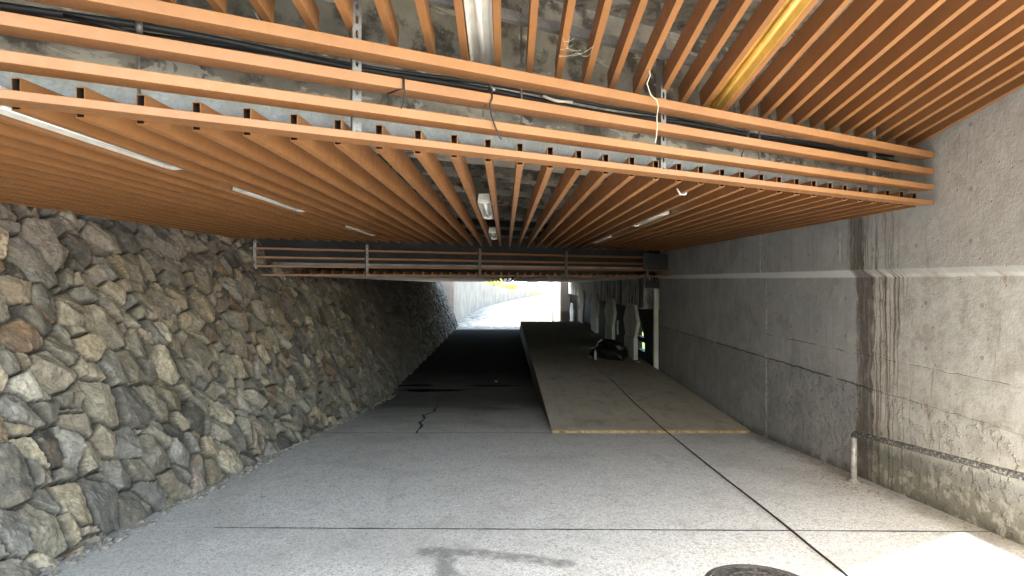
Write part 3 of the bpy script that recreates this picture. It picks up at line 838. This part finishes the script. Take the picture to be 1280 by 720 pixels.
# ------------------------------------------------------------------ ramp
def build_ramp():
    t = thing('ramp', 'long wooden ramp with a worn beige top and a yellowish front edge', 'ramp', (2.1,8.62,gz(8.62)))
    def rp(mb, name, mat):
        o = mb.build(name, mat, t); o.location = (-2.1,-8.62,-gz(8.62)); return o
    X0, X1 = .685, 3.60; Y0, Y1 = 8.62, 26.5
    ys = [Y0+ (Y1-Y0)*i/24 for i in range(25)]
    mb = MB()
    vs = []
    for y in ys: vs += [(X0,y,rampz(y)),(X1,y,rampz(y)),(X0,y,rampz(y)-.03),(X1,y,rampz(y)-.03)]
    fs = []
    for i in range(24):
        a = 4*i; fs += [(a,a+1,a+5,a+4),(a+2,a+6,a+7,a+3),(a,a+4,a+6,a+2),(a+1,a+3,a+7,a+5)]
    fs += [(0,2,3,1),(96,97,99,98)]
    mb.add(vs, fs); rp(mb, 'deck', M_RAMP)
    mb = MB(); mb.box((X0-.001,Y0-.022,gz(8.6)-.03),(X1,Y0-.001,rampz(Y0)-.004)); rp(mb, 'front_edge', M_RAMPEDGE)
    mb = MB()
    vs = []
    for y in ys: vs += [(X0+.012,y,rampz(y)-.031),(X0+.045,y,rampz(y)-.031),(X0+.012,y,gz(y)-.02),(X0+.045,y,gz(y)-.02)]
    mb.add(vs, fs); rp(mb, 'side_board', M_RAMPSIDE)
    mb = MB(); vs = []
    for y in (Y1,Y1+1.5): vs += []
    mb.add([(X0,Y1+.003,rampz(Y1)),(X1,Y1+.003,rampz(Y1)),(X1,Y1+2.6,gz(29.1)+.005),(X0,Y1+2.6,gz(29.1)+.005),(X0,Y1+.003,gz(27)),(X1,Y1+.003,gz(27))],
           [(0,1,2,3),(0,3,4),(1,5,2),(0,4,5,1)]); rp(mb, 'end_slope', M_RAMP)
    # timber trestles underneath
    for y in (12,15,18,21,24):
        mb = MB(); mb.box((X0+.06,y,gz(y)-.02),(X1-.05,y+.09,rampz(y)-.033)); rp(mb, 'trestle', M_RAMPSIDE)
build_ramp()
# black cable over ramp and floor
pts = []
c0 = [(747,460),(770,481),(800,510),(835,541)]
for u, v in [(738,452),(747,460),(760,472),(775,486),(792,503),(812,521),(828,536)]:
    y = 2.212
    k = (v-350)/F
    Y = (2.212+.019*8.62)/(k+.019); pts.append(((u-632)*Y/F, Y, rampz(Y)+.012))
for u, v in [(840,545.5),(870,570),(905,598),(945,629),(985,661),(1015,686),(1040,706),(1058,721),(1100,757),(1160,812)]:
    x, Y = fl(u, v); pts.append((x, Y, gz(Y)+.011))
sm = []
for i in range(len(pts)-1):
    for j in range(5):
        t = j/5; p0, p1, p2, p3 = [Vector(pts[min(max(i+q,0),len(pts)-1)]) for q in (-1,0,1,2)]
        sm.append(.5*((2*p1)+(p2-p0)*t+(2*p0-5*p1+4*p2-p3)*t*t+(3*p1-p0-3*p2+p3)*t**3))
cable('floor_cable', sm, .0078, M_BLACK, 'black cable running from the foreground up onto the ramp', 'cable')

# ------------------------------------------------------------------ manhole cover
def build_manhole():
    cx, cy = 1.53, 3.47; R0 = .332
    t = thing('manhole_cover', 'round cast iron manhole cover with raised pattern at the bottom edge', 'manhole cover', (cx,cy,gz(cy)))
    t.rotation_euler = (-math.atan(.083),0,0)
    mb = MB(); mb.lathe([(R0,-.02),(R0,.006),(R0-.006,.009),(R0-.028,.009),(R0-.030,.003),(R0-.030,-.02)], 72); mb.build('frame', M_IRON, t)
    mb = MB(); mb.lathe([(R0-.036,-.02),(R0-.036,.004),(R0-.039,.006),(.0001,.006)], 72); c = mb.build('cover', M_IRON, t)
    mb = MB()
    def arc(r0, r1, a0, a1, z0=.0062, z1=.012, n=6):
        for k in range(n):
            b0 = a0+(a1-a0)*k/n; b1 = a0+(a1-a0)*(k+1)/n
            mb.prism([(r0*math.cos(b0),r0*math.sin(b0)),(r1*math.cos(b0),r1*math.sin(b0)),(r1*math.cos(b1),r1*math.sin(b1)),(r0*math.cos(b1),r0*math.sin(b1))], z0, z1)
    arc(.275,.285,0,2*math.pi,n=60); arc(.205,.213,0,2*math.pi,n=48)
    for k in range(36):
        a = 2*math.pi*k/36
        if k % 9 in (0,): continue
        arc(.222,.268,a,a+.05,n=1)
        if k % 2: arc(.240,.262,a+.06,a+.13,n=1)
    for k in range(-5,6):
        for j in range(-5,6):
            x, y = k*.034+(j%2)*.017, j*.032
            if math.hypot(x,y) < .185: mb.prism([(x-.011,y),(x,y-.010),(x+.011,y),(x,y+.010)], .0062, .012)
    mb.build('raised_pattern', M_IRON, c)
build_manhole()

# ------------------------------------------------------------------ handrail at the right
def build_rail():
    x, y = 3.50, 5.87; zb = gz(y); zt = -1.535
    t = thing('handrail', 'low pipe handrail with a pale post and flaking black rail by the concrete wall', 'handrail', (x,y,zb))
    mb = MB(); mb.tube([(0,0,-.02),(0,0,zt-zb-.05)], .029, 16); mb.lathe([(.065,.0),(.065,.006),(.042,.012),(.034,.03)], 16); mb.build('post', M_PIPE, t, smooth=True)
    pts = [(0,0,zt-zb-.05)]
    for k in range(1,7):
        a = math.pi/2*k/6; pts.append((0,-.06*(1-math.cos(a)), zt-zb-.05+.055*math.sin(a)))
    L = 3.2
    pts += [(0,-.06-.02, zt-zb+.007), (0,-L, zt-zb+.007+.105*L)]
    mb = MB(); mb.tube(pts, .027, 16); mb.build('rail', M_FLAKY, t, smooth=True)
    p = t.children[0].copy(); COL.objects.link(p); p.parent = t; p.location = (0,-2.5,.25)
build_rail()
mb = MB()
for i in range(420):
    x, y = random.gauss(3.40,.16), random.gauss(5.95,.35)
    if i >= 170: y = random.uniform(4.2,13); x = 3.66-abs(random.gauss(0,.07))
    if x > 3.63: continue
    s = random.uniform(.006,.022); a = random.uniform(0,6.28); z = gz(y)+.005
    mb.add([(x+s*math.cos(a),y+s*math.sin(a),z),(x-.4*s*math.sin(a),y+.4*s*math.cos(a),z+random.uniform(0,.008)),(x-s*math.cos(a),y-s*math.sin(a),z+random.uniform(0,.004)),(x+.4*s*math.sin(a),y-.4*s*math.cos(a),z+.002)], [(0,1,2,3)])
tag(mb.build('dry_leaves', M_DRY), 'dry leaf litter scattered round the handrail post', 'leaves', kind='stuff')

# ------------------------------------------------------------------ colonnade on the right beyond the wall
ra = thing('streaked_beam', 'white streaked concrete beam above the row of hexagonal pillars', 'beam', (3.6,23,-.72))
mb = MB(); mb.box((3.45,14.9,-.74),(3.95,31.9,.06)); o = mb.build('beam', M_STRK, ra); o.location = (-3.6,-23,.72)
mb = MB(); mb.box((3.40,14.6,-.70),(3.449,14.9,.05)); mb.box((3.43,17.35,-.74),(3.449,17.55,.05)); o = mb.build('drain_channel', M_DARKC, ra); o.location = (-3.6,-23,.72)
labs = ['hexagonal grey concrete pillar nearest the wall end, first of the row','second hexagonal concrete pillar, behind the black heap','third hexagonal concrete pillar, middle of the row','fourth hexagonal pillar, dark and narrow with distance','fifth hexagonal pillar, farthest and darkest beside the dark doorway']
pil = None
for k, yc in enumerate((15.75,18.9,22.2,25.9,29.7)):
    zb = rampz(yc) if yc < 27 else gz(yc)
    if pil is None:
        pil = thing('pillar', '', 'pillar', (0,0,0))
        mb = MB(); H = 1.42
        prof = [(-.50,.56),(-.80,1.0),(-.45,H),(.50,H),(.95,.98),(.62,.56)]
        mb.extr(prof, lambda a,b,t: (t,a,b), 3.36, 3.449)
        mb.build('shaft', M_CONC_L, pil, bevel=.012)
        mb = MB(); mb.box((3.335,-.54,-.5),(3.449,.68,.558)); mb.build('pedestal', M_CONC_L, pil, bevel=.012)
        o = pil
    else: o = copy_tree(pil)
    o.location = (0,yc,zb+.0); tag(o, labs[k], 'pillar', 'hexagonal pillars beside the ramp')
# outer parapet wall behind the pillars, with openings that let daylight in
def build_parapet():
    X0, X1 = 4.05, 4.2
    holes = [[(16.75,-1.66),(17.35,-1.66),(17.15,-1.22)], [(16.6,-2.02),(17.4,-2.02),(17.4,-1.82),(16.6,-1.82)], [(20.9,-1.72),(21.35,-1.72),(21.2,-1.55),(21.0,-1.3)]]
    # build as strips of wall in y so that the holes are real gaps
    mb = MB()
    def strip(y0,y1,spans):
        for a,b in spans: mb.box((X0,y0,a),(X1,y1,b))
    top, bot = .25, -3.0
    strip(13.96,17.0,[(bot,top)])
    n = 16
    for i in range(n):
        y0 = 17.0+.95*i/n; y1 = 17.0+.95*(i+1)/n; ym = (y0+y1)/2
        tri = 1.20+ .46*abs(ym-17.55)/.42
        sp = [(bot,-2.10),(-1.84,-1.70)] + [(-min(tri,1.70),top)] if tri < 1.70 else [(bot,-2.10),(-1.84,top)]
        strip(y0,y1,[(a,b) for a,b in sp if b > a])
    strip(17.95,20.95,[(bot,top)])
    strip(20.95,21.25,[(bot,-1.98),(-1.45,top)])
    strip(21.25,33.5,[(bot,top)])
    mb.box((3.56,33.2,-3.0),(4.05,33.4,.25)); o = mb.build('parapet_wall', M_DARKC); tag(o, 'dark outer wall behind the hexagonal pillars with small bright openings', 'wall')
build_parapet()
mb = MB(); mb.box((3.575,14.05,-2.3),(3.685,14.15,-.235)); mb.box((3.56,14.04,-.234),(3.70,14.16,-.22)); o = mb.build('post', M_CONC_L, bevel=.006)
tag(o, 'slim pale concrete post standing at the end of the right wall', 'post')
mb = MB(); mb.box((3.42,14.05,-.20),(3.70,14.3,-.05))
for q in (3.45,3.53,3.61,3.68): mb.tube([(q,14.15,-.05),(q,14.15,.2)], .018, 8)
tag(mb.build('pipe_bracket', M_DARKC), 'dark pipe bracket above the slim pale post', 'bracket')
# pier and doorway at the far end
mb = MB(); mb.box((2.62,33.0,-2.7),(3.30,36.5,.6)); tag(mb.build('exit_pier', M_STRK, bevel=.02), 'pale streaked concrete pier at the right of the far exit', 'pier')
mb = MB(); mb.box((3.05,32.2,-2.7),(3.55,32.9,.2)); tag(mb.build('doorway_dark_fill', M_BLACK, bevel=.01), 'tall black block standing in for the dark doorway between the pillars and the exit pier', 'door')  # black block in place of the shaded opening

# heap, bottle, litter on the ramp
def build_heap():
    bm = bmesh.new(); bmesh.ops.create_icosphere(bm, subdivisions=5, radius=1)
    r_ = random.Random(3); ph = [(r_.uniform(2,7),r_.uniform(2,7),r_.uniform(2,7),r_.uniform(0,6)) for _ in range(12)]
    for v in bm.verts:
        n = sum(math.sin(v.co.x*a+v.co.y*b+v.co.z*c+d) for a,b,c,d in ph)/12
        s = 1+.45*n; v.co = Vector((v.co.x*.44*s, v.co.y*.75*s, max(v.co.z,-.02)*.46*s))
        v.co.x += .02*math.sin(v.co.z*60+v.co.y*9)
    me = bpy.data.meshes.new('covered_heap'); bm.to_mesh(me); bm.free(); me.materials.append(M_TARP)
    me.polygons.foreach_set('use_smooth',[True]*len(me.polygons))
    o = bpy.data.objects.new('covered_heap', me); COL.objects.link(o); o.location = (2.82,15.9,rampz(15.9)-.01)
    tag(o, 'heap covered in black plastic lying on the ramp before the pillars', 'heap')
build_heap()
b = thing('bottle', 'clear plastic bottle standing left of the black heap', 'bottle', (2.36,15.35,rampz(15.35)))
mb = MB(); mb.lathe([(.034,0),(.036,.01),(.036,.15),(.030,.18),(.014,.215),(.013,.23)], 16); mb.build('body', M_CLEAR, b, smooth=True)
mb = MB(); mb.lathe([(.016,.231),(.016,.25)], 12); mb.build('cap', M_WHITE, b)
def scrap(x, y, s, lab, z):
    mb = MB(); n = 7; vs = []
    for k in range(n):
        a = 6.283*k/n; vs.append((s*random.uniform(.6,1.1)*math.cos(a), s*random.uniform(.6,1.1)*math.sin(a), random.uniform(.0,.5*s)))
    vs.append((0,0,s*.55)); mb.add(vs, [(k,(k+1)%n,n) for k in range(n)])
    o = mb.build('litter', M_LITTER); o.location = (x,y,z+.004); tag(o, lab, 'litter')
scrap(2.25,15.6,.06,'white scrap left of the bottle on the ramp', rampz(15.6))
scrap(3.35,14.75,.08,'crumpled pale wrapper beside the nearest pillar', rampz(14.75))
scrap(-.25,14.9,.05,'small white scrap on the dark roadway left of the ramp', gz(14.9))
x, y = fl(937,587); scrap(x,y,.022,'small white chip on the pale floor right of the cable', gz(y))
x, y = fl(1000,600); scrap(x,y,.012,'tiny pale chip on the floor toward the handrail', gz(y))
mb = MB(); mb.box((-.6,-.05,0),(.6,.05,.03)); o = mb.build('plank', M_WHITE); o.location = (2.2,29.6,gz(29.6)+.003); o.rotation_euler = (0,0,R(115)); tag(o, 'pale plank lying on the floor near the far exit pier', 'plank')
# small dark debris on the floor
mb = MB()
for i in range(260):
    y = random.uniform(3.4,12.5); x = random.uniform(-2.7,3.5)
    if random.random() < .5: x = -2.6+abs(random.gauss(0,.9))
    if y > 8.4 and x > .6: continue
    s = random.uniform(.003,.011); a = random.uniform(0,6.28); z = gz(y)
    mb.add([(x+s*math.cos(a+q), y+s*math.sin(a+q)*.7, z+.002) for q in (0,2.1,4.2)]+[(x,y,z+s*.7)], [(0,1,3),(1,2,3),(2,0,3)])
tag(mb.build('floor_debris', M_DRY), 'scattered specks of grit and leaf crumbs on the pale floor', 'debris', kind='stuff')

# ------------------------------------------------------------------ beyond the exit
def build_exit_wall():
    path = [(-5.2,33.4,.6),(-3.0,33.75,.5),(-2.75,37,.35),(-2.45,42,.15),(-1.95,47,-.15),(-1.0,52,-.5),(.2,57,-.85),(1.6,62,-1.2),(3.2,67,-1.35),(4.6,71,-1.4)]
    mb = MB(); vs = []
    for x,y,z in path: vs += [(x,y,gz(y)-.2),(x,y,z),(x-.30,y+.12,z),(x-.30,y+.12,gz(y)-.2)]
    n = len(path); fs = []
    for i in range(n-1):
        for k in range(4): fs.append((4*i+k,4*i+(k+1)%4,4*i+4+(k+1)%4,4*i+4+k))
    fs += [(0,1,2,3),(4*n-4,4*n-1,4*n-2,4*n-3)]
    mb.add(vs, fs); o = mb.build('retaining_wall', simple('weathered_retaining_concrete', (.215,.19,.17), .9, 0, .25, 1.2, .4, 18)); tag(o, 'pale concrete retaining wall curving away on the left beyond the exit', 'wall')
    # grass bank behind it
    mb = MB(); vs = []
    for x,y,z in path: vs += [(x-.3,y+.12,z-.02),(x-2.0,y+1.2,z+.55),(x-14,y+4,z+1.5)]
    mb.add(vs, [(3*i+k,3*i+k+1,3*i+4+k,3*i+3+k) for i in range(n-1) for k in range(2)])
    tag(mb.build('grass_bank', M_GRASS, smooth=True), kind='structure')
    # shrubs on the bank
    sh = None
    for j, (x,y,z,s,lab) in enumerate([(-2.4,50,-.2,.9,'yellow-green shrub on the bank nearest the tunnel exit'),(-1.2,54.5,-.6,.75,'yellow-green shrub in the middle of the bank above the curving wall'),(.4,60,-1.0,.6,'smallest yellow-green shrub at the far end of the curving wall')]):
        t = thing('shrub', lab, 'shrub', (x,y,z), group='shrubs above the curving wall')
        mb = MB()
        for i in range(900):
            d = Vector((random.gauss(0,1),random.gauss(0,1),random.gauss(0,1))).normalized()*(random.random()**.4)
            p = Vector((d.x*1.5*s, d.y*2.2*s, (d.z*.5+.5)*1.1*s)); q = .10*s
            a = Vector((random.uniform(-1,1),random.uniform(-1,1),random.uniform(-1,1)))*q; b2 = Vector((random.uniform(-1,1),random.uniform(-1,1),random.uniform(-1,1)))*q
            mb.add([p-a,p+b2,p+a,p-b2], [(0,1,2,3)])
        mb.build('foliage', M_LEAF, t)
        mb = MB(); mb.tube([(0,0,-.3),(.03,.02,.5*s)], [.05,.02], 6); mb.build('stem', M_EARTH, t)
build_exit_wall()
def cone(x, y, h, lab):
    t = thing('traffic_cone', lab, 'traffic cone', (x,y,gz(y)), group='orange cones beyond the exit')
    mb = MB(); b_ = .27*h; mb.box((-b_,-b_,0),(b_,b_,.06*h)); mb.build('base', M_CONEY, t)
    mb = MB(); mb.lathe([(.20*h,.061*h),(.135*h,.38*h)], 16); mb.lathe([(.098*h,.58*h),(.04*h,h)], 16); mb.build('body', M_CONE, t)
    mb = MB(); mb.lathe([(.135*h,.381*h),(.098*h,.579*h)], 16); mb.build('reflective_band', M_CONEY, t)
cone((657-632)*68/F, 68, .75, 'orange traffic cone on the left, beside the curving wall end')
cone((670-632)*66/F, 66, 1.05, 'tallest orange traffic cone, in the middle of the exit')
cone((682-632)*70/F, 70, .6, 'small orange traffic cone on the right, near the exit pier')
x, y = (671-632)*52/F, 52
mb = MB(); mb.lathe([(.06,0),(.06,.72),(.05,.76),(.02,.78)], 16, c=(0,0,0)); o = mb.build('bollard', M_GALV, smooth=True); o.location = (x,y,gz(y)); tag(o, 'short grey bollard beyond the exit, left of the planter', 'bollard')
t = thing('planter', 'grey tapered concrete planter beyond the exit by the pier', 'planter', (3.35,52,gz(52)))
mb = MB(); mb.add([(-.35,-.25,0),(.35,-.25,0),(.35,.25,0),(-.35,.25,0),(-.5,-.35,.5),(.5,-.35,.5),(.5,.35,.5),(-.5,.35,.5)], [(0,3,2,1),(4,5,6,7),(0,1,5,4),(1,2,6,5),(2,3,7,6),(3,0,4,7)]); mb.build('tub', M_CONC, t, bevel=.02)
mb = MB(); mb.box((-.42,-.28,.501),(.42,.28,.53)); mb.build('soil', M_EARTH, t)
# pale building far beyond
t = thing('building', 'white low building far beyond the exit', 'building', (6,110,gz(110)))
mb = MB(); mb.box((-14,0,-.2),(14,8,5)); mb.build('wall', M_WHITE, t)
mb = MB(); mb.box((-14.4,-.4,5.002),(14.4,8.4,5.3)); mb.build('roof', M_ROOF, t)
for k in range(5):
    mb = MB(); mb.box((-12+5*k,-.04,1.2),(-10+5*k,-.003,2.8)); wn = mb.build('window', M_ROOF, t)
    mb = MB(); mb.box((-11.9+5*k,-.06,1.3),(-10.1+5*k,-.043,2.7)); mb.build('pane', M_GLASS, wn)
# grass outside the right-hand openings
mb = MB(); mb.add([(4.3,13.3,-2.585),(4.3,31.5,-2.585),(6.1,31.5,-2.58),(6.1,13.3,-2.58)], [(0,1,2,3)]); mb.add([(6.1,13.3,-2.58),(6.1,31.5,-2.58),(8.2,31.5,-1.6),(8.2,13.3,-1.6),(30,31.5,-1.2),(30,13.3,-1.2)], [(0,1,2,3),(3,2,4,5)]); tag(mb.build('grass_slope', M_GRASS), kind='structure')

# aged cobweb threads between the sloping louvers
def up(u, v, Y): return ((u-632)*Y/F, Y, (350-v)*Y/F)
mb = MB()
for a, b in (((700,62),(716,56)),((704,48),(709,60)),((709,60),(726,63)),((716,70),(742,58)),((722,66),(735,70)),((735,70),(741,60)),((698,70),(722,66)),((706,52),(718,47)),((712,45),(709,60))):
    A, B = Vector(up(*a, 2.62)), Vector(up(*b, 2.66)); M_ = (A+B)/2 - Vector((0,0,.008))
    mb.tube([A, M_, B], [.0005,.0004,.0005], 4)
tag(mb.build('cobweb', M_STRING), 'pale dusty cobweb threads between the sloping louvers right of top centre', 'cobweb', kind='stuff')
